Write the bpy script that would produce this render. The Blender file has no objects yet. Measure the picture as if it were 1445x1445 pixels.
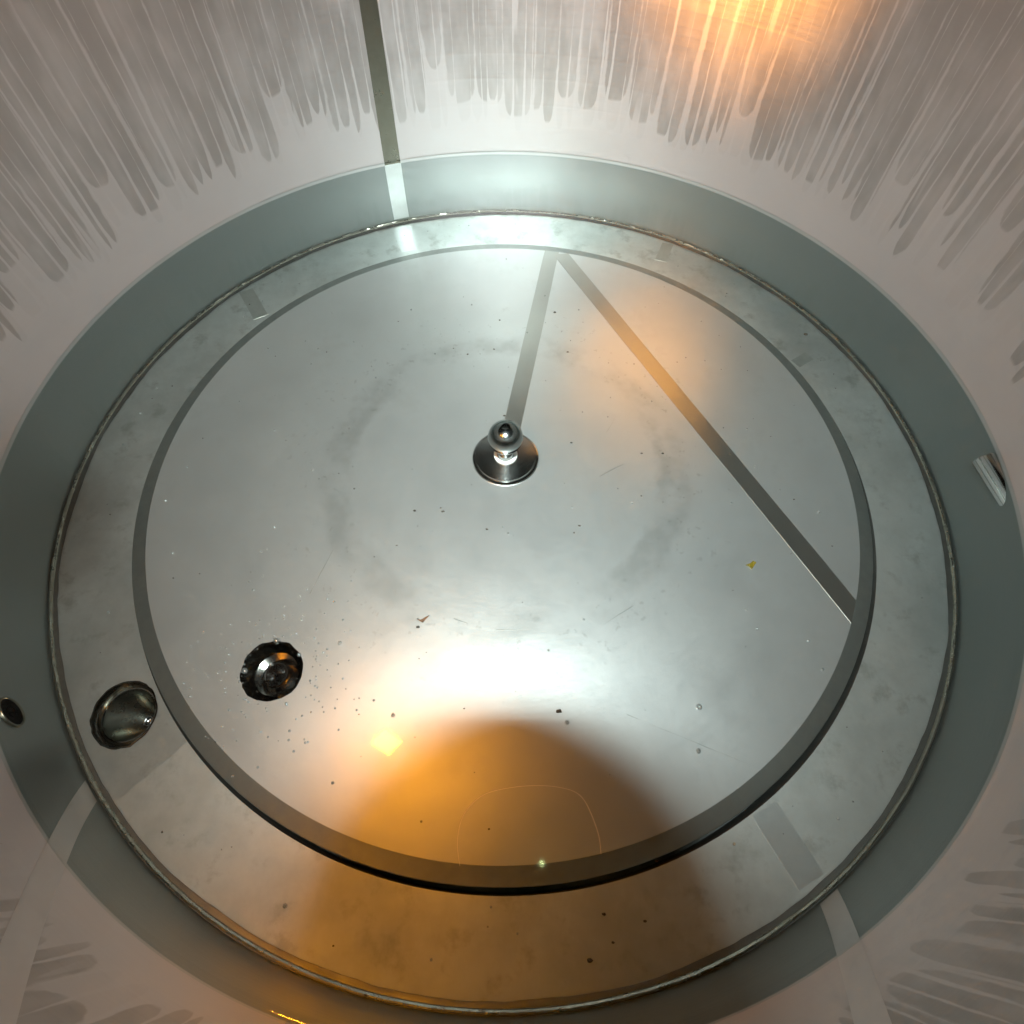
import bpy, bmesh, math, random
from mathutils import Vector, Matrix, noise as mnoise

S = 0.3                       # inner radius of the tank in metres; lengths below are in tank radii
sc = bpy.context.scene
col = sc.collection
R = math.radians
random.seed(7)

# ------------------------------------------------------------------ camera
F, TILT, CX, CY, CZ, ROLL = 818.4, 1.04528, 0.01624, -0.77449, 1.12474, 0.01009
fw = Vector((0, math.cos(TILT), -math.sin(TILT)))
up0 = Vector((0, math.sin(TILT), math.cos(TILT)))
rt0 = Vector((1, 0, 0))
rt = rt0 * math.cos(ROLL) + up0 * math.sin(ROLL)
up = -rt0 * math.sin(ROLL) + up0 * math.cos(ROLL)
CAM = Vector((CX, CY, CZ)) * S
cd = bpy.data.cameras.new("camera_lens")
cam = bpy.data.objects.new("view_camera", cd)
col.objects.link(cam)
CAMROT = Matrix((rt, up, -fw)).transposed().to_4x4()
cam.matrix_world = Matrix.Translation(CAM) @ CAMROT
cd.sensor_fit = 'HORIZONTAL'
cd.sensor_width = 36
cd.lens = 36 * F / 1445.0
cd.clip_start = 0.002
cd.clip_end = 100
sc.camera = cam

# ------------------------------------------------------------------ world: a dim room above the open tank
w = bpy.data.worlds.new("World")
sc.world = w
w.use_nodes = True
bg = w.node_tree.nodes["Background"]
bg.inputs[0].default_value = (0.55, 0.42, 0.30, 1)
bg.inputs[1].default_value = 0.006

# ------------------------------------------------------------------ flash on top of the photographer's camera
FLASH_UP, FLASH_BACK = 0.0965, 0.124
fl = bpy.data.lights.new("camera_flash", 'AREA')
fl.shape = 'RECTANGLE'
fl.size, fl.size_y = 0.032, 0.014
fl.energy = 1.65
fl.spread = R(88)
fl.color = (0.93, 0.97, 1.0)
flo = bpy.data.objects.new("camera_flash", fl)
col.objects.link(flo)
flo.matrix_world = Matrix.Translation(CAM + up * FLASH_UP - fw * FLASH_BACK) @ CAMROT

vs = sc.view_settings
vs.view_transform = 'Standard'
vs.look = 'None'
vs.exposure = 0.06
vs.gamma = 1.0
vs.use_curve_mapping = False
cy = sc.cycles
cy.max_bounces = 4
cy.glossy_bounces = 4
cy.diffuse_bounces = 2
cy.transparent_max_bounces = 24
cy.sample_clamp_indirect = 6.0
cy.blur_glossy = 0.3
cy.use_denoising = True
cy.use_adaptive_sampling = True
cy.adaptive_threshold = 0.05
cy.adaptive_min_samples = 24

# ------------------------------------------------------------------ helpers
def link(name, me, mat=None, parent=None, smooth=True):
    o = bpy.data.objects.new(name, me)
    col.objects.link(o)
    if mat:
        me.materials.append(mat)
    if parent:
        o.parent = parent
    if smooth:
        for p in me.polygons:
            p.use_smooth = True
        me.set_sharp_from_angle(angle=R(28))
    return o

def from_bm(name, bm, mat, parent=None, smooth=True):
    me = bpy.data.meshes.new(name)
    bmesh.ops.recalc_face_normals(bm, faces=bm.faces[:]) if False else None
    bm.to_mesh(me)
    bm.free()
    return link(name, me, mat, parent, smooth)

def tag(o, label=None, cat=None, group=None, kind=None):
    for k, v in (('label', label), ('category', cat), ('group', group), ('kind', kind)):
        if v:
            o[k] = v
    return o

def empty(name, loc=(0, 0, 0)):
    o = bpy.data.objects.new(name, None)
    o.empty_display_size = 0.02
    o.location = loc
    col.objects.link(o)
    return o

def lathe_bm(profile, n=256, a0=0.0, a1=2 * math.pi, c=(0, 0), jitter=None):
    """profile: list of (r, z) in radii; revolve round z."""
    bm = bmesh.new()
    full = abs(a1 - a0 - 2 * math.pi) < 1e-6
    m = n if full else n + 1
    rings = []
    for i in range(m):
        a = a0 + (a1 - a0) * i / n
        row = []
        for k, (r, z) in enumerate(profile):
            dr, dz = jitter(a, k) if jitter else (0, 0)
            row.append(bm.verts.new((S * (c[0] + (r + dr) * math.cos(a)), S * (c[1] + (r + dr) * math.sin(a)), S * (z + dz))))
        rings.append(row)
    for i in range(n):
        A, B = rings[i], rings[(i + 1) % m]
        for k in range(len(profile) - 1):
            if profile[k][0] < 1e-9:
                if profile[k + 1][0] > 1e-9:
                    bm.faces.new((A[k], A[k + 1], B[k + 1])) if False else bm.faces.new((A[k], B[k + 1], A[k + 1]))
            elif profile[k + 1][0] < 1e-9:
                bm.faces.new((A[k], B[k], A[k + 1]))
            else:
                bm.faces.new((A[k], B[k], B[k + 1], A[k + 1]))
    bmesh.ops.remove_doubles(bm, verts=bm.verts[:], dist=1e-6)
    return bm

def fill_bm(loops, z):
    """flat sheet bounded by the loops (first outer, the rest holes); up facing."""
    bm = bmesh.new()
    edges = []
    for lp in loops:
        vv = [bm.verts.new((S * x, S * y, S * z)) for x, y in lp]
        edges += [bm.edges.new((vv[i], vv[(i + 1) % len(vv)])) for i in range(len(vv))]
    bmesh.ops.triangle_fill(bm, use_beauty=True, use_dissolve=False, edges=edges, normal=(0, 0, 1))
    for f in bm.faces:
        f.normal_update()
        if f.normal.z < 0:
            f.normal_flip()
    return bm

def circle(r, n=256, c=(0, 0), rag=0.0, seed=0, ex=1.0, rot=0.0):
    out = []
    for i in range(n):
        a = 2 * math.pi * i / n
        rr = r * (1 + rag * mnoise.noise(Vector((math.cos(a) * 4.2, math.sin(a) * 4.2, seed))) + 0.2 * rag * mnoise.noise(Vector((math.cos(a) * 12, math.sin(a) * 12, seed))))
        x, y = rr * math.cos(a) * ex, rr * math.sin(a)
        out.append((c[0] + x * math.cos(rot) - y * math.sin(rot), c[1] + x * math.sin(rot) + y * math.cos(rot)))
    return out

# ------------------------------------------------------------------ node helpers
class NT:
    def __init__(self, mat):
        mat.use_nodes = True
        self.t = mat.node_tree
        self.n = self.t.nodes
        self.l = self.t.links
        self.b = self.n.get("Principled BSDF")
    def new(self, ty, **kw):
        nd = self.n.new(ty)
        for k, v in kw.items():
            setattr(nd, k, v)
        return nd
    def put(self, sock, v):
        if hasattr(v, 'is_linked') or isinstance(v, bpy.types.NodeSocket):
            self.l.new(v, sock)
        elif v is not None:
            sock.default_value = v
    def m(self, op, a, b=None, c=None, clamp=False):
        nd = self.new('ShaderNodeMath', operation=op, use_clamp=clamp)
        self.put(nd.inputs[0], a)
        if b is not None: self.put(nd.inputs[1], b)
        if c is not None: self.put(nd.inputs[2], c)
        return nd.outputs[0]
    def ss(self, x, a, b, lo=0.0, hi=1.0):
        nd = self.new('ShaderNodeMapRange', interpolation_type='SMOOTHSTEP')
        self.put(nd.inputs[0], x)
        self.put(nd.inputs[1], a); self.put(nd.inputs[2], b)
        self.put(nd.inputs[3], lo); self.put(nd.inputs[4], hi)
        return nd.outputs[0]
    def mix(self, f, a, b):
        nd = self.new('ShaderNodeMix', data_type='RGBA')
        self.put(nd.inputs[0], f); self.put(nd.inputs[6], a); self.put(nd.inputs[7], b)
        return nd.outputs[2]
    def noise(self, vec, scale, detail=4, rough=0.55, dim='3D'):
        nd = self.new('ShaderNodeTexNoise', noise_dimensions=dim)
        if vec is not None:
            self.put(nd.inputs['Vector'] if dim != '1D' else nd.inputs['W'], vec)
        nd.inputs['Scale'].default_value = scale
        nd.inputs['Detail'].default_value = detail
        nd.inputs['Roughness'].default_value = rough
        return nd.outputs[0]
    def pos(self):
        g = self.new('ShaderNodeNewGeometry')
        s = self.new('ShaderNodeSeparateXYZ')
        vm = self.new('ShaderNodeVectorMath', operation='SCALE')
        self.l.new(g.outputs['Position'], vm.inputs[0])
        vm.inputs['Scale'].default_value = 1 / S
        self.l.new(vm.outputs[0], s.inputs[0])
        return vm.outputs[0], s.outputs[0], s.outputs[1], s.outputs[2]
    def comb(self, x, y, z):
        nd = self.new('ShaderNodeCombineXYZ')
        self.put(nd.inputs[0], x); self.put(nd.inputs[1], y); self.put(nd.inputs[2], z)
        return nd.outputs[0]
    def bump(self, h, strength, dist, normal=None):
        nd = self.new('ShaderNodeBump')
        nd.inputs['Strength'].default_value = strength
        nd.inputs['Distance'].default_value = dist
        self.put(nd.inputs['Height'], h)
        if normal is not None: self.put(nd.inputs['Normal'], normal)
        return nd.outputs[0]

def steel(name, color, rough, metallic=1.0, blot=0.12, rblot=0.08, aniso=0.0, bump=0.0, bscale=40, nscale=6.0):
    mat = bpy.data.materials.new(name)
    t = NT(mat)
    P, x, y, z = t.pos()
    n1 = t.noise(P, nscale, 6, 0.6)
    n2 = t.noise(P, nscale * 7, 3, 0.6)
    f = t.m('ADD', t.m('MULTIPLY', n1, 0.7), t.m('MULTIPLY', n2, 0.3))
    lo = tuple(c * (1 - blot) for c in color) + (1,)
    hi = tuple(min(1, c * (1 + blot)) for c in color) + (1,)
    t.put(t.b.inputs['Base Color'], t.mix(t.ss(f, 0.3, 0.7), lo, hi))
    t.put(t.b.inputs['Roughness'], t.ss(f, 0.3, 0.7, rough + rblot, rough - rblot))
    t.b.inputs['Metallic'].default_value = metallic
    if aniso:
        t.b.inputs['Anisotropic'].default_value = aniso
        t.b.inputs['Anisotropic Rotation'].default_value = 0.25
        tg = t.new('ShaderNodeTangent', direction_type='RADIAL', axis='Z')
        t.l.new(tg.outputs[0], t.b.inputs['Tangent'])
    if bump:
        t.put(t.b.inputs['Normal'], t.bump(t.noise(P, bscale, 3), bump, 0.001))
    return mat

# ------------------------------------------------------------------ materials
def wall_material():
    mat = bpy.data.materials.new("misted_steel_wall")
    t = NT(mat)
    P, x, y, z = t.pos()
    az = t.m('ARCTAN2', y, x)
    wob = t.m('MULTIPLY', t.m('SUBTRACT', t.noise(P, 5.0, 3), 0.5), 0.012)
    brk = t.m('MULTIPLY', t.m('SUBTRACT', t.noise(t.comb(t.m('MULTIPLY', az, 120.0), t.m('MULTIPLY', z, 30.0), 0.0), 1.0, 3, 0.6), 0.5), 0.13)
    def fingers(N, seed, zlo, zspan, gap, glen):
        u = t.m('ADD', t.m('MULTIPLY', t.m('ADD', az, wob), N / (2 * math.pi)), seed)
        v = t.new('ShaderNodeTexVoronoi', voronoi_dimensions='1D', feature='F1')
        t.put(v.inputs['W'], u); v.inputs['Scale'].default_value = 1.0
        e = t.new('ShaderNodeTexVoronoi', voronoi_dimensions='1D', feature='DISTANCE_TO_EDGE')
        t.put(e.inputs['W'], u); e.inputs['Scale'].default_value = 1.0
        sp = t.new('ShaderNodeSeparateColor')
        t.l.new(v.outputs['Color'], sp.inputs[0])
        r1, r2, r3 = sp.outputs[0], sp.outputs[1], sp.outputs[2]
        low = t.noise(t.m('MULTIPLY', az, 2.3), 1.0, 3, 0.6, '1D')
        zb = t.m('ADD', t.m('MULTIPLY', t.m('MULTIPLY', r1, r1), zspan), t.m('ADD', zlo, t.m('MULTIPLY', t.m('SUBTRACT', low, 0.5), 0.10)))
        dz = t.m('SUBTRACT', z, zb)
        tip = t.m('MULTIPLY', t.m('EXPONENT', t.m('MULTIPLY', dz, -70.0)), 0.22)
        L = t.m('ADD', 0.03, t.m('MULTIPLY', t.m('MULTIPLY', r2, r2), glen))
        g = t.m('MULTIPLY', t.m('MULTIPLY', r3, gap), t.m('SUBTRACT', 1.0, t.m('DIVIDE', dz, L), clamp=True))
        wd = t.m('ADD', tip, g)
        d = t.m('SUBTRACT', t.m('ADD', e.outputs['Distance'], brk), wd)
        return t.m('MULTIPLY', t.ss(d, -0.03, 0.05), t.ss(dz, -0.004, 0.006))
    fa = fingers(215, 3.3, 0.252, 0.085, 0.27, 0.60)
    fb = fingers(92, 11.7, 0.258, 0.18, 0.16, 0.8)
    film = t.m('MULTIPLY', fa, t.m('MAXIMUM', fb, 0.12))
    # short pale dashes where single drops ran
    st = t.noise(t.comb(t.m('MULTIPLY', az, 26.0), t.m('MULTIPLY', z, 2.1), 0.0), 1.0, 2, 0.5)
    dash = t.m('MULTIPLY', t.ss(st, 0.62, 0.66), t.ss(t.noise(P, 3.0, 2), 0.42, 0.6))
    film = t.m('MULTIPLY', film, t.m('SUBTRACT', 1.0, t.m('MULTIPLY', dash, 0.8)))
    film = t.m('MULTIPLY', film, t.ss(t.noise(t.comb(t.m('MULTIPLY', az, 14.0), t.m('MULTIPLY', z, 5.0), 1.7), 1.0, 3, 0.6), 0.3, 0.65, 0.45, 1.0))
    n = t.noise(P, 3.0, 5, 0.6)
    fine = t.noise(t.comb(t.m('MULTIPLY', az, 3.0), t.m('MULTIPLY', z, 160.0), 0.0), 1.0, 4, 0.6)
    mist = t.mix(n, (0.53, 0.515, 0.51, 1), (0.61, 0.595, 0.59, 1))
    wet = t.mix(n, (0.365, 0.345, 0.33, 1), (0.435, 0.415, 0.40, 1))
    above = t.ss(z, 0.170, 0.174)
    film = t.m('MULTIPLY', film, above)
    base = t.mix(film, mist, wet)
    base = t.mix(above, (0.27, 0.295, 0.285, 1), base)
    t.put(t.b.inputs['Base Color'], base)
    rg = t.m('ADD', t.m('MULTIPLY', film, -0.05), 0.42)
    rg = t.m('ADD', rg, t.m('MULTIPLY', t.m('SUBTRACT', fine, 0.5), 0.12))
    rg = t.m('SUBTRACT', rg, t.m('MULTIPLY', t.m('SUBTRACT', 1.0, above), 0.07))
    t.put(t.b.inputs['Roughness'], rg)
    t.b.inputs['Metallic'].default_value = 0.88
    t.b.inputs['Anisotropic'].default_value = 0.5
    t.b.inputs['Anisotropic Rotation'].default_value = 0.25
    tg = t.new('ShaderNodeTangent', direction_type='RADIAL', axis='Z')
    t.l.new(tg.outputs[0], t.b.inputs['Tangent'])
    # faint rolled lines round the sheet
    h = None
    for zc in (0.30, 0.362, 0.418, 0.476, 0.545):
        q = t.m('DIVIDE', t.m('SUBTRACT', t.m('ADD', z, t.m('MULTIPLY', t.m('SINE', t.m('MULTIPLY', az, 3.0)), 0.006)), zc), 0.0035)
        gss = t.m('EXPONENT', t.m('MULTIPLY', t.m('MULTIPLY', q, q), -1.0))
        h = gss if h is None else t.m('ADD', h, gss)
    nb = t.bump(h, 0.03, 0.0012)
    nb = t.bump(fine, 0.10, 0.0006, nb)
    t.put(t.b.inputs['Normal'], nb)
    return mat

def plate_material():
    mat = bpy.data.materials.new("worn_steel_plate")
    t = NT(mat)
    P, x, y, z = t.pos()
    r = t.m('SQRT', t.m('ADD', t.m('MULTIPLY', x, x), t.m('MULTIPLY', y, y)))
    n1 = t.noise(P, 2.2, 3, 0.6)
    n2 = t.noise(P, 9.0, 4, 0.65)
    n3 = t.noise(P, 60.0, 2, 0.6)
    rr = t.m('ADD', r, t.m('MULTIPLY', t.m('SUBTRACT', n2, 0.5), 0.07))
    ring = t.m('MULTIPLY', t.ss(rr, 0.345, 0.375), t.ss(rr, 0.405, 0.44, 1.0, 0.0))
    stain = t.m('MULTIPLY', ring, t.ss(t.noise(P, 5.0, 4, 0.65), 0.36, 0.62))
    far = t.m('MULTIPLY', t.ss(r, 0.30, 0.42), t.ss(r, 0.44, 0.60, 1.0, 0.0))
    specks = t.m('MULTIPLY', far, t.ss(n3, 0.64, 0.70))
    s = t.m('ADD', t.m('MULTIPLY', stain, 0.75), t.m('MULTIPLY', specks, 0.5), clamp=True)
    base = t.mix(t.ss(n1, 0.3, 0.7), (0.58, 0.59, 0.585, 1), (0.68, 0.69, 0.685, 1))
    base = t.mix(t.m('MULTIPLY', t.ss(n2, 0.5, 0.75), 0.25), base, (0.48, 0.475, 0.45, 1))
    base = t.mix(t.m('MULTIPLY', s, 0.46), base, (0.22, 0.215, 0.20, 1))
    t.put(t.b.inputs['Base Color'], base)
    rg = t.m('ADD', t.ss(n1, 0.3, 0.7, 0.42, 0.36), t.m('MULTIPLY', s, 0.02))
    rg = t.m('ADD', rg, t.m('MULTIPLY', t.m('SUBTRACT', n2, 0.5), 0.14))
    az = t.m('ARCTAN2', y, x)
    brush = t.noise(t.comb(t.m('MULTIPLY', r, 150.0), t.m('MULTIPLY', t.m('SINE', az), 3.0), t.m('MULTIPLY', t.m('COSINE', az), 3.0)), 1.0, 2, 0.6)
    rg = t.m('ADD', rg, t.m('MULTIPLY', t.m('SUBTRACT', brush, 0.5), 0.04))
    t.put(t.b.inputs['Roughness'], rg)
    t.b.inputs['Metallic'].default_value = 0.80
    nb = t.bump(t.noise(P, 1.6, 2), 0.25, 0.004)
    nb = t.bump(n3, 0.08, 0.0006, nb)
    t.put(t.b.inputs['Normal'], t.bump(brush, 0.03, 0.0005, nb))
    return mat

def ring_material():
    mat = bpy.data.materials.new("brushed_steel_floor")
    t = NT(mat)
    P, x, y, z = t.pos()
    az = t.m('ARCTAN2', y, x)
    n1 = t.noise(P, 3.5, 6, 0.65)
    n2 = t.noise(P, 16.0, 5, 0.65)
    base = t.mix(t.ss(n1, 0.32, 0.68), (0.52, 0.54, 0.52, 1), (0.74, 0.76, 0.74, 1))
    base = t.mix(t.m('MULTIPLY', t.ss(n2, 0.52, 0.72), 0.6), base, (0.36, 0.37, 0.34, 1))
    t.put(t.b.inputs['Base Color'], base)
    # the sheet on the near side has a coarser finish than the others
    sect = t.m('MULTIPLY', t.ss(az, R(-133.0), R(-132.9)), t.ss(az, R(16), R(19), 1.0, 0.0))
    rg = t.m('ADD', t.ss(n1, 0.3, 0.7, 0.40, 0.33), t.m('MULTIPLY', sect, 0.07))
    rg = t.m('ADD', rg, t.m('MULTIPLY', t.m('SUBTRACT', n2, 0.5), 0.14))
    t.put(t.b.inputs['Roughness'], rg)
    t.b.inputs['Metallic'].default_value = 0.84
    nb = t.bump(t.noise(P, 3.0, 3), 0.25, 0.003)
    t.put(t.b.inputs['Normal'], t.bump(t.noise(P, 70, 3), 0.06, 0.0006, nb))
    return mat

def water_material():
    mat = bpy.data.materials.new("clear_water")
    t = NT(mat)
    t.n.remove(t.b)
    out = t.n["Material Output"]
    fr = t.new('ShaderNodeFresnel')
    fr.inputs['IOR'].default_value = 1.333
    tr = t.new('ShaderNodeBsdfTransparent')
    tr.inputs[0].default_value = (0.835, 0.90, 0.88, 1)
    gl = t.new('ShaderNodeBsdfGlossy')
    gl.inputs['Roughness'].default_value = 0.05
    gl.inputs['Color'].default_value = (1, 1, 1, 1)
    P, x, y, z = t.pos()
    nb = t.bump(t.noise(P, 4.0, 2), 0.02, 0.002)
    t.put(gl.inputs['Normal'], nb)
    mx = t.new('ShaderNodeMixShader')
    t.l.new(fr.outputs[0], mx.inputs[0])
    t.l.new(tr.outputs[0], mx.inputs[1])
    t.l.new(gl.outputs[0], mx.inputs[2])
    t.l.new(mx.outputs[0], out.inputs['Surface'])
    return mat

def bubble_material():
    mat = bpy.data.materials.new("bubble_film")
    t = NT(mat)
    t.n.remove(t.b)
    out = t.n["Material Output"]
    lw = t.new('ShaderNodeLayerWeight')
    lw.inputs['Blend'].default_value = 0.35
    tr = t.new('ShaderNodeBsdfTransparent')
    tr.inputs[0].default_value = (0.92, 0.94, 0.93, 1)
    gl = t.new('ShaderNodeBsdfGlossy')
    gl.inputs['Roughness'].default_value = 0.2
    mx = t.new('ShaderNodeMixShader')
    t.put(mx.inputs[0], t.m('ADD', t.m('MULTIPLY', lw.outputs['Facing'], 0.6), 0.30))
    t.l.new(tr.outputs[0], mx.inputs[1])
    t.l.new(gl.outputs[0], mx.inputs[2])
    t.l.new(mx.outputs[0], out.inputs['Surface'])
    return mat

def plain(name, color, rough=0.5, metallic=0.0, emit=None, estr=0.0):
    mat = bpy.data.materials.new(name)
    t = NT(mat)
    P, x, y, z = t.pos()
    n = t.noise(P, 30.0, 4)
    lo = tuple(c * 0.8 for c in color) + (1,)
    hi = tuple(min(1, c * 1.2) for c in color) + (1,)
    t.put(t.b.inputs['Base Color'], t.mix(n, lo, hi))
    t.b.inputs['Roughness'].default_value = rough
    t.b.inputs['Metallic'].default_value = metallic
    if emit:
        t.b.inputs['Emission Color'].default_value = tuple(emit) + (1,)
        t.b.inputs['Emission Strength'].default_value = estr
    return mat

M_WALL = wall_material()
M_PLATE = plate_material()
M_RING = ring_material()
M_WATER = water_material()
M_BUB = bubble_material()
M_SEAM = steel("ground_weld_seam", (0.43, 0.43, 0.40), 0.31, 0.95, 0.06, 0.03, nscale=1.6)
M_LIGHTBAND = steel("painted_light_band", (0.61, 0.595, 0.585), 0.36, 0.88, 0.06, 0.03, nscale=2.0, aniso=0.7)  # pale colour of flash light painted on the wall as bands
M_SEAMW = steel("ground_wall_seam", (0.20, 0.195, 0.155), 0.30, 0.95, 0.10, 0.05)
M_SEAMLIT = steel("seam_with_painted_light", (0.70, 0.72, 0.71), 0.38, 0.9, 0.10, 0.04, nscale=5.0)  # pale tone paints extra brightness of light into the seam bands
M_REFLBAND = steel("painted_floor_reflection", (0.50, 0.515, 0.485), 0.36, 0.85, 0.15, 0.05)  # colour for floor reflections painted as faint bands
M_FLANGE = steel("dull_flange_steel", (0.37, 0.385, 0.365), 0.38, 0.92, 0.10, 0.05)
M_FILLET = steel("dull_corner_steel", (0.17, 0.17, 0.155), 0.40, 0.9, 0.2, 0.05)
M_BEAD = steel("weld_bead_steel", (0.50, 0.48, 0.40), 0.27, 1.0, 0.25, 0.08, bump=0.5, bscale=90)
M_TRENCH = steel("dark_gap_steel", (0.20, 0.20, 0.185), 0.5, 0.5, 0.3, 0.1)  # darker mottled steel for the gap channel and the pan
M_POL = steel("polished_steel", (0.50, 0.50, 0.49), 0.15, 1.0, 0.05, 0.03)
M_BALL = steel("dark_chrome", (0.30, 0.31, 0.30), 0.17, 1.0, 0.05, 0.03)
M_TUBE = steel("bright_chrome", (0.72, 0.72, 0.70), 0.07, 1.0, 0.04, 0.02)
M_TURN = steel("turned_steel", (0.62, 0.61, 0.59), 0.22, 1.0, 0.06, 0.04, aniso=0.75)
M_DARKSTEEL = steel("dark_polished_steel", (0.36, 0.34, 0.31), 0.17, 1.0, 0.25, 0.05)
M_FUNNEL = steel("olive_funnel_steel", (0.15, 0.15, 0.125), 0.28, 1.0, 0.2, 0.05)
M_NYLON = plain("white_nylon", (0.80, 0.80, 0.78), 0.45)
M_BLACK = plain("black_plastic", (0.02, 0.02, 0.021), 0.45)
M_DARK = plain("pipe_shade_black", (0.004, 0.004, 0.004), 0.8)  # near black, paints the unlit inside of pipes into the colour
M_DARK.node_tree.nodes["Principled BSDF"].inputs["Specular IOR Level"].default_value = 0.05
M_LAMP = plain("amber_lamp_cell", (0.9, 0.6, 0.2), 0.4, emit=(1.0, 0.31, 0.012), estr=420.0)
M_BULB = plain("warm_bulb_glass", (0.9, 0.7, 0.4), 0.4, emit=(1.0, 0.40, 0.05), estr=60.0)
M_LEAF = plain("wet_leaf", (0.20, 0.15, 0.01), 0.45)
M_DEBRIS = plain("dark_grit", (0.075, 0.06, 0.045), 0.6)
M_RUST = plain("rust_fleck", (0.20, 0.10, 0.05), 0.6)

WL = 0.175      # water level
ZP = 0.0075     # top of the plate
PC = (-0.0028, -0.0030)
HOLE1 = (-0.441, -0.484)
HOLE2 = (-0.700, -0.565)

# ------------------------------------------------------------------ the tank
tank = tag(empty("brewing_tank"), "round stainless steel brewing tank seen from inside with misted walls", "tank")

def wall_r(z):
    t_ = max(0.0, 1.0 - z / 0.11)
    return 1.0 - 0.0105 * t_ * t_
prof = [(wall_r(0), -0.05)] + [(wall_r(z), z) for z in (0.0, 0.015, 0.03, 0.045, 0.06, 0.08, 0.11, 0.15)] + [(1.0, i * 0.05) for i in range(4, 21)] + [(1.004, 1.015), (1.016, 1.022), (1.028, 1.015), (1.03, 1.0), (1.03, -0.05)]
wall = from_bm("wall", lathe_bm(prof[::-1], 256), M_WALL, tank)

h2 = circle(0.060, 48, HOLE2, 0.05, 3.1, 0.93, R(35))
floor = from_bm("floor_ring", fill_bm([circle(0.9995, 360), circle(0.8262, 360, (0.0022, -0.0155)), h2], 0.0), M_RING, tank, smooth=False)
# trench between plate and floor ring, with its dark bottom
from_bm("gap_channel", lathe_bm([(0.8262, 0.0), (0.8262, -0.075), (0.765, -0.075)], 256, c=(0.0022, -0.0155)), M_TRENCH, tank)
# under-floor pan below everything
from_bm("bottom_pan", lathe_bm([(0.0, -0.12), (1.0, -0.12)], 64), M_TRENCH, tank)

# corner fillet and the beaded weld
def bead_jit(a, k):
    s = mnoise.noise(Vector((math.cos(a) * 55, math.sin(a) * 55, 2.0))) * 0.0008
    s += mnoise.noise(Vector((math.cos(a) * 9, math.sin(a) * 9, 5.0))) * 0.0010
    return (s * (1 if k in (2, 3, 4) else 0.25), abs(s) * (1 if k in (2, 3, 4) else 0.1))
def fil_jit(a, k):
    s = mnoise.noise(Vector((math.cos(a) * 6, math.sin(a) * 6, 9.0))) * 0.004 + mnoise.noise(Vector((math.cos(a) * 30, math.sin(a) * 30, 4.0))) * 0.0015
    return (s if k == 0 else 0, 0)
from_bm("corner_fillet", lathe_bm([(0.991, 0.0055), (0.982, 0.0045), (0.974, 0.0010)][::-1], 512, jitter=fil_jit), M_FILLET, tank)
from_bm("weld_bead", lathe_bm([(0.9815, 0.004), (0.9825, 0.0075), (0.985, 0.0092), (0.9875, 0.0085), (0.989, 0.0055)], 1440, jitter=bead_jit), M_BEAD, tank)

# ground seams, plus bands that paint reflected light, on wall and floor
def wall_band(a_deg, width, z0, z1, mat, a1_deg=None, taper=1.0):
    bm = bmesh.new()
    n, m = 5, 24
    rows = []
    for j in range(m + 1):
        z = z0 + (z1 - z0) * j / m
        row = []
        for i in range(n + 1):
            a = R(a_deg + ((a1_deg if a1_deg is not None else a_deg) - a_deg) * j / m) - width * (0.5 - i / n) * (1 + (taper - 1) * j / m)
            rad = wall_r(z) - 0.0007
            row.append(bm.verts.new((S * rad * math.cos(a), S * rad * math.sin(a), S * z)))
        rows.append(row)
    for j in range(m):
        for i in range(n):
            bm.faces.new((rows[j][i], rows[j + 1][i], rows[j + 1][i + 1], rows[j][i + 1]))
    return from_bm("seam_or_light_band", bm, mat, wall)
wall_band(109.9, 0.047, WL - 0.001, 0.99, M_SEAMW, 109.0, 0.8)
wall_band(110.0, 0.048, 0.012, WL - 0.001, M_SEAMLIT, 109.9)  # same seam, painted brighter where it shows through the water
wall_band(-57.6, 0.040, 0.012, 0.60, M_LIGHTBAND, -74.0)  # this band and the next paint reflected flash light on the wall
wall_band(-135.5, 0.046, 0.012, 0.60, M_LIGHTBAND, -109.5)

def flat_band(p0, p1, width, z, mat, parent, th=0.002, w1=None, name="seam_or_light_band", clip=None):
    """thin flat bar between two floor points"""
    p0, p1 = Vector(p0), Vector(p1)
    d = (p1 - p0).normalized()
    nrm = Vector((-d.y, d.x))
    bm = bmesh.new()
    m = 16
    vt, vb = [], []
    for j in range(m + 1):
        c = p0.lerp(p1, j / m)
        ww = width + ((w1 or width) - width) * j / m
        for s in (-0.5, 0.5):
            e = mnoise.noise(Vector((c.x * 25, c.y * 25, s * 7))) * 0.0012
            q = c + nrm * (ww * s + e)
            if clip:
                qc = q - Vector(PC)
                if qc.length > clip:
                    b_, c_ = qc.dot(d), qc.length_squared - clip * clip
                    rt_ = math.sqrt(max(0.0, b_ * b_ - c_))
                    q = q + d * min((-b_ + rt_, -b_ - rt_), key=abs)
            vt.append(bm.verts.new((S * q.x, S * q.y, S * (z + th))))
            vb.append(bm.verts.new((S * q.x, S * q.y, S * (z - 0.002))))
    for j in range(m):
        a, b = 2 * j, 2 * j + 2
        bm.faces.new((vt[a + 1], vt[a], vt[b], vt[b + 1]))
        bm.faces.new((vt[a], vb[a], vb[b], vt[b]))
        bm.faces.new((vb[a + 1], vt[a + 1], vt[b + 1], vb[b + 1]))
    bm.faces.new((vt[0], vt[1], vb[1], vb[0]))
    bm.faces.new((vt[2 * m + 1], vt[2 * m], vb[2 * m], vb[2 * m + 1]))
    bmesh.ops.recalc_face_normals(bm, faces=bm.faces[:])
    return from_bm(name, bm, mat, parent, smooth=False)

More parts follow.
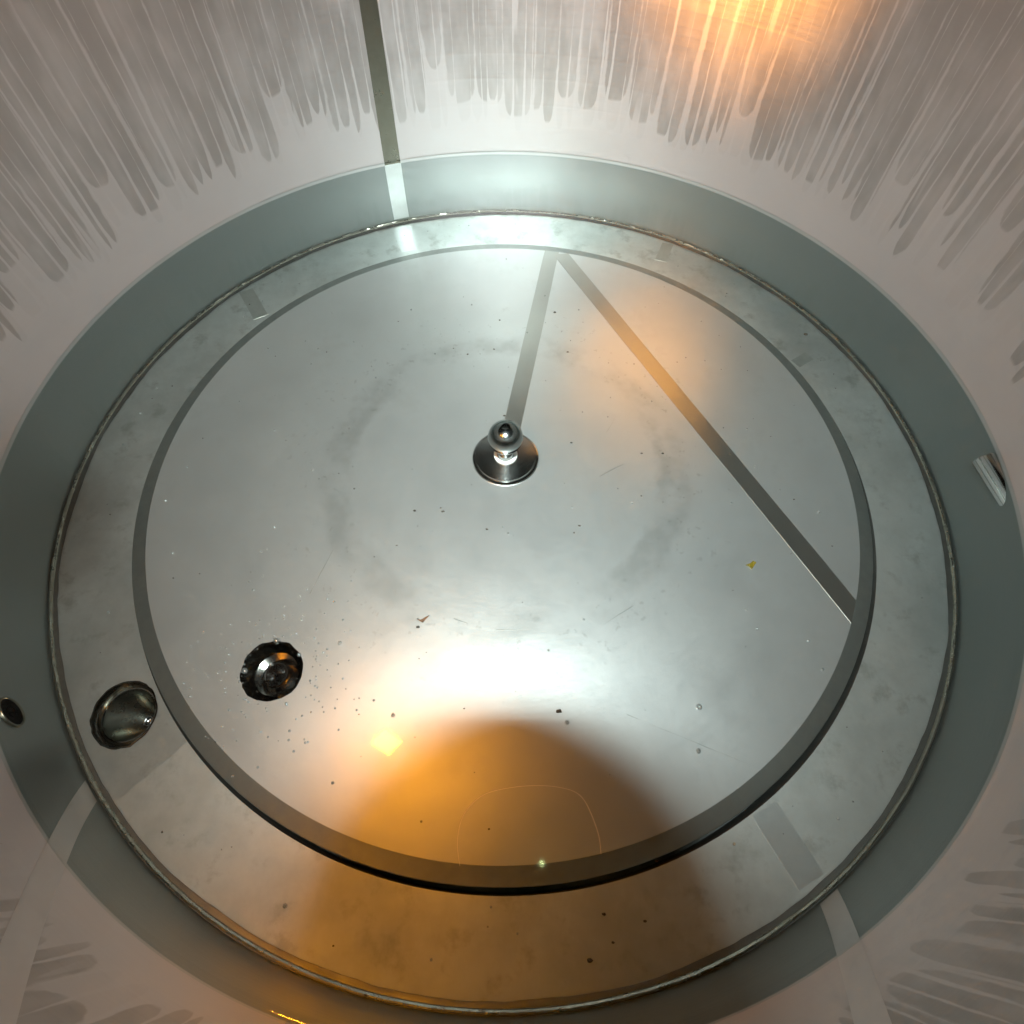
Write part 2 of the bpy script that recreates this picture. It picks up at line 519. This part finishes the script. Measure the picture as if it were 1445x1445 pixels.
def radial(a0, r0, a1, r1):
    return (r0 * math.cos(R(a0)), r0 * math.sin(R(a0))), (r1 * math.cos(R(a1)), r1 * math.sin(R(a1)))
for a0, r0, a1, r1, wd, mt in ((-57.2, 0.846, -57.9, 0.966, 0.052, M_SEAMLIT), (111.0, 0.846, 111.0, 0.966, 0.046, M_SEAMLIT),
                               (144.2, 0.846, 141.3, 0.966, 0.040, M_REFLBAND), (58.9, 0.880, 59.8, 0.966, 0.034, M_REFLBAND),
                               (24.0, 0.832, 24.6, 0.885, 0.030, M_REFLBAND)):
    flat_band(*radial(a0, r0, a1, r1), wd, 0.0, mt, floor, 0.0005)  # the faint bands are reflections painted onto the floor ring

# funnel drain in the floor ring
drain = empty("floor_drain"); drain.parent = tank
def loft_bm(loops3d, close_last=False):
    bm = bmesh.new()
    rows = [[bm.verts.new((S * x, S * y, S * z)) for x, y, z in lp] for lp in loops3d]
    n = len(rows[0])
    for A, B in zip(rows[:-1], rows[1:]):
        for i in range(n):
            bm.faces.new((A[i], A[(i + 1) % n], B[(i + 1) % n], B[i]))
    if close_last:
        bm.faces.new(rows[-1])
    return bm
def ell(c, r, z, n=48, rag=0, seed=0, ex=1, rot=0):
    return [(x, y, z) for x, y in circle(r, n, c, rag, seed, ex, rot)]
c2 = HOLE2
rim2 = [(x, y, 0.0) for x, y in h2]
from_bm("drain_lip", loft_bm([[(x, y, 0.002) for x, y in circle(0.063, 48, c2, 0.05, 3.1, 0.93, R(35))], [(x, y, 0.0025) for x, y in h2],
                              ell((c2[0] + 0.001, c2[1] + 0.002), 0.055, -0.012, ex=0.95, rot=R(35))]), M_DARKSTEEL, drain)
from_bm("drain_funnel", loft_bm([ell((c2[0] + 0.001, c2[1] + 0.002), 0.055, -0.012, ex=0.95, rot=R(35)),
                                 ell((c2[0] + 0.003, c2[1] + 0.001), 0.049, -0.010),
                                 ell((c2[0] + 0.005, c2[1]), 0.046, -0.018),
                                 ell((c2[0] + 0.026, c2[1] - 0.004), 0.014, -0.062),
                                 ell((c2[0] + 0.028, c2[1] - 0.004), 0.009, -0.066)], True), M_FUNNEL, drain)
from_bm("drain_ring", lathe_bm([(0.0500, -0.0115), (0.0495, -0.0085), (0.0475, -0.0085), (0.0470, -0.0115)], 48, c=(c2[0] + 0.003, c2[1] + 0.001)), M_TUBE, drain)
from_bm("drain_nipple", lathe_bm([(0.0115, -0.070), (0.0115, -0.036), (0.0095, -0.033), (0.007, -0.033), (0.006, -0.040), (0.0, -0.044)], 32, c=(c2[0] + 0.028, c2[1] - 0.006)), M_POL, drain)

# small port in the wall under water
port = empty("wall_port"); port.parent = tank
ap, zp_ = R(-144.0), 0.126
def on_wall(o, a, z, rad=1.0):
    o.matrix_world = Matrix.Translation(Vector((rad * math.cos(a) * S, rad * math.sin(a) * S, z * S))) @ Matrix.Rotation(a, 4, 'Z') @ Matrix.Rotation(R(-90), 4, 'Y')
o = from_bm("port_collar", lathe_bm([(0.029, -0.004), (0.029, 0.002), (0.028, 0.004), (0.0255, 0.004), (0.0245, 0.003), (0.0245, 0.0012)], 40), M_SEAMW, port); on_wall(o, ap, zp_)
o = from_bm("port_shade_disc", lathe_bm([(0.0, 0.0022), (0.0248, 0.0022)][::-1], 40), M_DARK, port); on_wall(o, ap, zp_)  # flat black disc paints the darkness of an open bore
o = from_bm("port_tube", lathe_bm([(0.011, 0.0022), (0.011, 0.0042), (0.009, 0.0042), (0.009, 0.0022)], 24), M_DARK, port); on_wall(o, ap, zp_)

# tangential inlet tube in the right wall
inlet = empty("inlet_tube"); inlet.parent = tank
ti = Vector((-0.125, 0.99, 0.0)).normalized()
end = Vector((0.993, -0.070, 0.147))
def tube_along(name, prof, mat, parent, pos, d):
    ob = from_bm(name, lathe_bm(prof, 40), mat, parent)
    zax = d.normalized()
    ob.matrix_world = Matrix.Translation(pos * S) @ zax.to_track_quat('Z', 'Y').to_matrix().to_4x4()
    return ob
tube_along("tube", [(0.0235, -0.20), (0.0235, -0.002), (0.0225, 0.0), (0.0205, 0.0), (0.0195, -0.002), (0.0195, -0.12)], M_TUBE, inlet, end, ti)
tube_along("tube_shade_disc", [(0.0, -0.05), (0.0195, -0.05)][::-1], M_DARK, inlet, end, ti)
tube_along("tube_weld", [(0.0235, -0.135), (0.026, -0.125), (0.0255, -0.112), (0.0235, -0.106)], M_BEAD, inlet, end + Vector((0.004, 0.0, 0.0)), ti)

# ------------------------------------------------------------------ the plate in the middle
plate = tag(empty("bottom_plate"), "flat round steel plate with centre knob lying in the tank floor", "plate")
h1 = circle(0.0585, 56, HOLE1, 0.05, 1.7, 0.95, R(60))
disc = from_bm("disc", fill_bm([circle(0.7965, 360, PC), h1], ZP), M_PLATE, plate, smooth=False)
from_bm("flange", lathe_bm([(0.7965, ZP), (0.7985, ZP - 0.0002), (0.8262, 0.0016), (0.8274, 0.0006), (0.8276, -0.004), (0.826, -0.012), (0.815, -0.02)][::-1], 360, c=PC), M_FLANGE, plate)

flat_band((0.134, 0.815), (0.004, 0.055), 0.043, ZP, M_SEAM, disc, 0.0005, clip=0.7963)
flat_band((0.150, 0.7800), (0.734, -0.396), 0.043, ZP, M_SEAM, disc, 0.0008, clip=0.7963)

# centre knob: turned disc, nylon washer, stem and ball
kn = empty("knob"); kn.parent = plate
K = (0.0, 0.020)
def kpart(name, prof, mat, n=96):
    return from_bm(name, lathe_bm(prof, n, c=K), mat, kn)
kpart("base_ring", [(0.0785, ZP), (0.0785, ZP + 0.004), (0.0765, ZP + 0.0065), (0.0735, ZP + 0.007), (0.072, ZP + 0.006)], M_POL)
kpart("base_disc", [(0.072, ZP + 0.0055), (0.070, ZP + 0.0095), (0.030, ZP + 0.0125), (0.0, ZP + 0.0128)], M_TURN)
kpart("washer", [(0.0275, ZP + 0.012), (0.0275, ZP + 0.0155), (0.0262, ZP + 0.0165), (0.020, ZP + 0.0165)], M_NYLON)
kpart("stem", [(0.0195, ZP + 0.013), (0.0195, ZP + 0.030), (0.0185, ZP + 0.048)], M_BALL)
bp = []
ZB, RB = 0.087, 0.0395
for i in range(0, 33):
    th = -math.pi / 2 + 0.48 + (math.pi - 0.48 - 0.22) * i / 32
    bp.append((RB * math.cos(th), ZB + RB * math.sin(th)))
bp += [(0.0078, ZB + RB * 0.972), (0.0, ZB + RB * 0.970)]
kpart("ball", bp, M_BALL)

# ragged hole with a threaded nozzle inside
hf = empty("nozzle_hole"); hf.parent = plate
c1 = HOLE1
from_bm("torn_lip", loft_bm([[(x, y, ZP + 0.0012) for x, y in circle(0.0605, 56, c1, 0.05, 1.7, 0.95, R(60))], [(x, y, ZP + 0.001) for x, y in h1],
                             [(c1[0] + (x - c1[0]) * 0.97, c1[1] + (y - c1[1]) * 0.97, ZP - 0.006) for x, y in h1]]), M_DARKSTEEL, hf)
from_bm("cup", loft_bm([[(c1[0] + (x - c1[0]) * 0.97, c1[1] + (y - c1[1]) * 0.97, ZP - 0.006) for x, y in h1],
                        ell(c1, 0.048, -0.030, 56), ell(c1, 0.034, -0.036, 56), ell(c1, 0.024, -0.030, 56)], False), M_DARKSTEEL, hf)
from_bm("nozzle", lathe_bm([(0.025, -0.034), (0.0255, -0.018), (0.0245, -0.0155), (0.0225, -0.0155), (0.0215, -0.020), (0.0, -0.022)], 56, c=c1), M_POL, hf)

# scratches on the plate
def scratch(p0, p1, wd):
    wd *= 0.45
    return flat_band(p0, p1, wd, ZP, M_FLANGE, disc, 0.0003, wd * 0.3, name="scratch")
def px(x, y, z):
    d = fw + rt * ((x - 722.5) / F) + up * ((722.5 - y) / F)
    o_ = Vector((CX, CY, CZ))
    q = o_ + d * ((z - o_.z) / d.z)
    return (q.x, q.y)
for x0, y0, x1, y1, wd in ((437, 838, 470, 776, 0.0022), (885, 1008, 1050, 1076, 0.0016), (893, 855, 850, 882, 0.0016), (640, 873, 660, 880, 0.002),
                           (700, 889, 742, 889, 0.0026), (846, 672, 880, 655, 0.003), (868, 590, 856, 610, 0.0016)):
    scratch(px(x0, y0, ZP), px(x1, y1, ZP), wd)

# ------------------------------------------------------------------ water
bm = bmesh.new()
mr = [(0.0, WL), (0.5, WL), (0.9, WL), (0.985, WL), (0.993, WL + 0.0008), (0.9975, WL + 0.003), (0.9993, WL + 0.007)]
bm.free()
water = from_bm("water", lathe_bm(mr[::-1], 360), M_WATER)
tag(water, "clear shallow water standing over the tank floor", kind="structure")

# ------------------------------------------------------------------ small things in the water
def blob(bm, c, r, seed, sq=0.6, rag=0.5, sub=1):
    g = bmesh.ops.create_icosphere(bm, subdivisions=sub, radius=1.0)
    for v in g['verts']:
        k = 1 + rag * mnoise.noise(v.co * 1.3 + Vector((seed, 0, 0)))
        v.co = Vector((S * (c[0] + v.co.x * r * k), S * (c[1] + v.co.y * r * k * (0.6 + 0.4 * ((seed * 7.3) % 1))), S * (c[2] + v.co.z * r * k * sq)))

bm = bmesh.new()
spec = [(789, 1004, 4.2), (585, 721, 2.4), (687, 747, 2.2), (625, 722, 2.8), (783, 441, 3.0), (818, 742, 2.0), (810, 752, 1.6), (622, 717, 1.6), (705, 452, 2), (1137, 472, 4.5),
        (806, 625, 2.2), (801, 497, 2.2), (697, 493, 2), (660, 500, 2), (640, 492, 1.5), (852, 1290, 2.6), (926, 1215, 2.2), (832, 1355, 3.4), (910, 1300, 2.2), (865, 1330, 2.0),
        (712, 587, 2.4), (500, 690, 2), (905, 640, 2), (935, 640, 2.4), (590, 885, 3), (560, 770, 1.6), (690, 1170, 1.6), (1120, 705, 1.6), (905, 700, 1.5), (655, 1000, 1.3)]
for i, (x, y, r) in enumerate(spec):
    rad = math.hypot(*px(x, y, ZP))
    z = ZP if rad < 0.79 else 0.001
    q = px(x, y, z)
    blob(bm, (q[0], q[1], z + 0.001), r / 650.0, i * 1.37)
for i in range(60):
    a, r = random.uniform(0, 6.283), 0.95 * math.sqrt(random.random())
    if 0.78 < r < 0.85: continue
    if math.hypot(r * math.cos(a) - K[0], r * math.sin(a) - K[1]) < 0.1: continue
    z = ZP if r < 0.79 else 0.001
    blob(bm, (r * math.cos(a), r * math.sin(a), z + 0.0004), random.choice((0.7, 0.8, 1.0, 1.3)) / 650.0, i * 0.71 + 50)
tag(from_bm("grit", bm, M_DEBRIS, smooth=False), "dark grit specks scattered over the plate and floor ring", "grit", kind="stuff")

# air bubbles: a fine scatter as one mass, the three large ones on the hole as individuals
bm = bmesh.new()
def bub(bm, c, r):
    g = bmesh.ops.create_icosphere(bm, subdivisions=2, radius=S * r)
    for v in g['verts']:
        v.co = v.co + Vector(c) * S
for i in range(150):
    a, r = random.uniform(0, 6.283), 0.065 + abs(random.gauss(0, 0.06))
    if r > 0.2: continue
    bub(bm, (HOLE1[0] + r * math.cos(a) + 0.012, HOLE1[1] + r * math.sin(a), ZP + 0.0025), random.uniform(0.0011, 0.0026))
for i in range(140):
    a, r = random.uniform(0, 6.283), 0.93 * math.sqrt(random.random())
    if 0.78 < r < 0.85 or math.hypot(r * math.cos(a) - K[0], r * math.sin(a) - K[1]) < 0.1: continue
    bub(bm, (r * math.cos(a), r * math.sin(a), ZP + 0.002), random.uniform(0.001, 0.0026))
for x, y, rr in ((986, 998, .006), (985, 1060, .0045), (1202, 1262, .005), (1345, 800, .003), (480, 908, .0045), (470, 1105, .003), (403, 1278, .004), (1160, 945, .003), (800, 1020, .0045), (555, 1010, .004)):
    q = px(x, y, ZP); bub(bm, (q[0], q[1], ZP + 0.003), rr)
tag(from_bm("air_bubbles", bm, M_BUB), "fine pinhead air bubbles clinging all over the plate", "bubbles", kind="stuff")
for x, y, rr, lab in ((391, 905, 0.0068, "large air bubble on the upper edge of the ragged plate hole"),
                      (346, 947, 0.0062, "large air bubble on the left edge of the ragged plate hole"),
                      (368, 943, 0.0052, "air bubble clinging to the left of the nozzle inside the plate hole"),
                      (381, 936, 0.0045, "air bubble sitting on top of the nozzle inside the plate hole"),
                      (422, 924, 0.0042, "small air bubble on the right edge of the ragged plate hole")):
    q = px(x, y, ZP + 0.004)
    bm = bmesh.new(); bub(bm, (0, 0, 0), rr)
    o = from_bm("air_bubble", bm, M_BUB)
    o.location = (S * q[0], S * q[1], S * (ZP + rr * 0.9 if 'edge' in lab else ZP - 0.002))
    tag(o, lab, "bubble", "air bubbles at the plate hole")

# leaf scrap and rust flake
def flake(name, pts, z, th, mat, lab, cat):
    bm = bmesh.new()
    top = [bm.verts.new((S * x, S * y, S * (z + th + 0.002 * math.sin(9 * i)))) for i, (x, y) in enumerate(pts)]
    bot = [bm.verts.new((S * x, S * y, S * z)) for x, y in pts]
    bm.faces.new(top); bm.faces.new(bot[::-1])
    for i in range(len(pts)):
        j = (i + 1) % len(pts)
        bm.faces.new((top[i], bot[i], bot[j], top[j]))
    bmesh.ops.recalc_face_normals(bm, faces=bm.faces[:])
    return tag(from_bm(name, bm, mat, smooth=False), lab, cat)
flake("leaf_scrap", [px(x, y, ZP) for x, y in ((1052, 798), (1058, 796), (1062, 792), (1066, 795), (1063, 800), (1060, 804), (1057, 800))], ZP + 0.001, 0.003, M_LEAF,
      "tiny yellow-green leaf scrap lying on the plate right of the knob", "leaf")
flake("rust_flake", [px(x, y, ZP) for x, y in ((588, 874), (594, 875), (600, 871), (606, 869), (601, 874), (597, 879), (593, 877))], ZP + 0.001, 0.0015, M_RUST,
      "small rust-brown flake on the plate below the knob", "flake")

# ------------------------------------------------------------------ lamp hung in the tank mouth, left of the photographer
lamp = tag(empty("work_lamp"), "small amber four-cell work lamp hung in the tank mouth, mirrored in the water", "lamp")
LP = Vector((-0.35, -0.50, 1.07)) * S
ld = (Vector((0.12, 0.25, 0.0)) * S - LP).normalized()
lm = Matrix.Translation(LP) @ ld.to_track_quat('-Z', 'Y').to_matrix().to_4x4()
lamp.matrix_world = lm
def box_bm(sx, sy, sz, c=(0, 0, 0), bev=0.0):
    bm = bmesh.new()
    bmesh.ops.create_cube(bm, size=1.0)
    for v in bm.verts:
        v.co = Vector((v.co.x * sx + c[0], v.co.y * sy + c[1], v.co.z * sz + c[2]))
    if bev:
        bmesh.ops.bevel(bm, geom=bm.edges[:], offset=bev, segments=2, affect='EDGES')
    return bm
from_bm("housing", box_bm(0.034, 0.034, 0.02, (0, 0, 0.012), 0.004), M_BLACK, lamp)
for sx in (-1, 1):
    for sy in (-1, 1):
        from_bm("lamp_cell", box_bm(0.009, 0.009, 0.003, (sx * 0.0049, sy * 0.0049, 0.0012), 0.001), M_LAMP, lamp)
from_bm("handle", box_bm(0.016, 0.016, 0.09, (0, 0.012, 0.066), 0.005), M_BLACK, lamp)

# ------------------------------------------------------------------ bulb over the tank's left rim
bulb = tag(empty("hanging_lamp", Vector((-1.34, -0.95, 2.30)) * S), "shaded orange lamp hanging above the left rim, glowing on the far wall", "lamp")
def bpart(name, prof, mat):
    return from_bm(name, lathe_bm([(r / S, z / S) for r, z in prof], 32), mat, bulb)
bpart("glass", [(0.0, -0.030), (0.012, -0.027), (0.022, -0.016), (0.025, -0.002), (0.021, 0.012), (0.013, 0.024), (0.011, 0.03)], M_BULB)
bpart("socket", [(0.012, 0.028), (0.015, 0.03), (0.016, 0.06), (0.006, 0.066), (0.0, 0.066)], M_BLACK)
shade = bpart("shade", [(0.017, 0.03), (0.03, 0.02), (0.045, -0.03), (0.048, -0.055), (0.046, -0.055), (0.043, -0.03), (0.028, 0.018), (0.016, 0.027)], M_BLACK)
bl = bpy.data.lights.new("lamp_beam", 'AREA')
bl.shape = 'DISK'
bl.size = 0.06
bl.spread = R(13)
bl.energy = 0.5
bl.color = (1.0, 0.37, 0.05)
blo = bpy.data.objects.new("lamp_beam", bl)
col.objects.link(blo)
blo.parent = bulb
blo.location = (0, 0, -0.035)
bpart("cord", [(0.003, 0.064), (0.003, 0.25)], M_BLACK)

aim = Vector((0.47, 0.87, 0.78)) * S - Vector((-1.34, -0.95, 2.30)) * S
bulb.rotation_mode = 'QUATERNION'
bulb.rotation_quaternion = aim.to_track_quat('-Z', 'Y')

# ------------------------------------------------------------------ the photographer's camera (its lens shades the flash at the near side)
pc = tag(empty("photo_camera"), "black camera held over the tank, its lens shading the near floor", "camera")
pc.matrix_world = Matrix.Translation(CAM) @ CAMROT
def ctube(name, prof, mat, n=48):
    bm = bmesh.new()
    rows = [[bm.verts.new((r * math.cos(2 * math.pi * i / n), r * math.sin(2 * math.pi * i / n), z)) for i in range(n)] for r, z in prof]
    for A, B in zip(rows[:-1], rows[1:]):
        for i in range(n):
            bm.faces.new((A[i], A[(i + 1) % n], B[(i + 1) % n], B[i]))
    return from_bm(name, bm, mat, pc)
ctube("lens_barrel", [(0.034, 0.012), (0.034, -0.006), (0.0395, -0.006), (0.0405, 0.0), (0.0405, 0.02), (0.0395, 0.022), (0.0395, 0.13)], M_BLACK)
ctube("front_glass", [(0.034, 0.010), (0.0001, 0.012)], M_DARK)
from_bm("camera_body", box_bm(0.132, 0.088, 0.044, (0, -0.004, 0.148), 0.008), M_BLACK, pc)
from_bm("flash_head", box_bm(0.058, 0.024, 0.03, (0, FLASH_UP, FLASH_BACK + 0.018), 0.004), M_BLACK, pc)
from_bm("flash_neck", box_bm(0.03, 0.04, 0.02, (0, 0.06, FLASH_BACK + 0.022), 0.003), M_BLACK, pc)

# small focus lamp on the lens ring; the water below mirrors it
LED = plain("focus_lamp_glass", (0.7, 0.8, 0.6), 0.3, emit=(0.75, 1.0, 0.45), estr=60.0)
dd = fw + rt * ((765 - 722.5) / F) + up * ((722.5 - 1218) / F)
wp = CAM + dd * ((WL * S - CAM.z) / dd.z)
rd = Vector((dd.x, dd.y, -dd.z))
pl = CAM + fw * 0.007
lp_ = wp + rd * ((pl - wp).dot(fw) / rd.dot(fw))
loc = CAMROT.to_3x3().transposed() @ (lp_ - CAM)
bm = bmesh.new()
bmesh.ops.create_uvsphere(bm, u_segments=12, v_segments=8, radius=0.0018)
for v in bm.verts:
    v.co += loc
from_bm("focus_lamp", bm, LED, pc)

# thin pale line painting the camera's mirrored outline on the water
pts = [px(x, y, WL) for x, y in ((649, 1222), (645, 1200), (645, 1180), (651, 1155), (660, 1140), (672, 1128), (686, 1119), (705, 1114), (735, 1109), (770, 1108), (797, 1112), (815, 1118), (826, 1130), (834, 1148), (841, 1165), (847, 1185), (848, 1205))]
cu = bpy.data.curves.new("reflection_line", 'CURVE')
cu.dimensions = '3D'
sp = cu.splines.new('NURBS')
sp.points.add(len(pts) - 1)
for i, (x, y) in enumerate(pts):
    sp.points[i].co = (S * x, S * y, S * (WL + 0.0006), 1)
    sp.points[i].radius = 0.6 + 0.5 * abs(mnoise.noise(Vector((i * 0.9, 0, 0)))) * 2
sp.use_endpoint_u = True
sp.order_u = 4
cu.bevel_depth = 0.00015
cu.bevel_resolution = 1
tmp = bpy.data.objects.new("reflection_tmp", cu)
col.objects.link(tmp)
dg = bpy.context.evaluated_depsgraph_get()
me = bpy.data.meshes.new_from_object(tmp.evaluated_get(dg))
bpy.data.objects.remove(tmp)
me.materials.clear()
tag(link("reflection_line", me, M_NYLON), "faint curved line painting the camera reflection on the water near the bottom edge", "reflection")
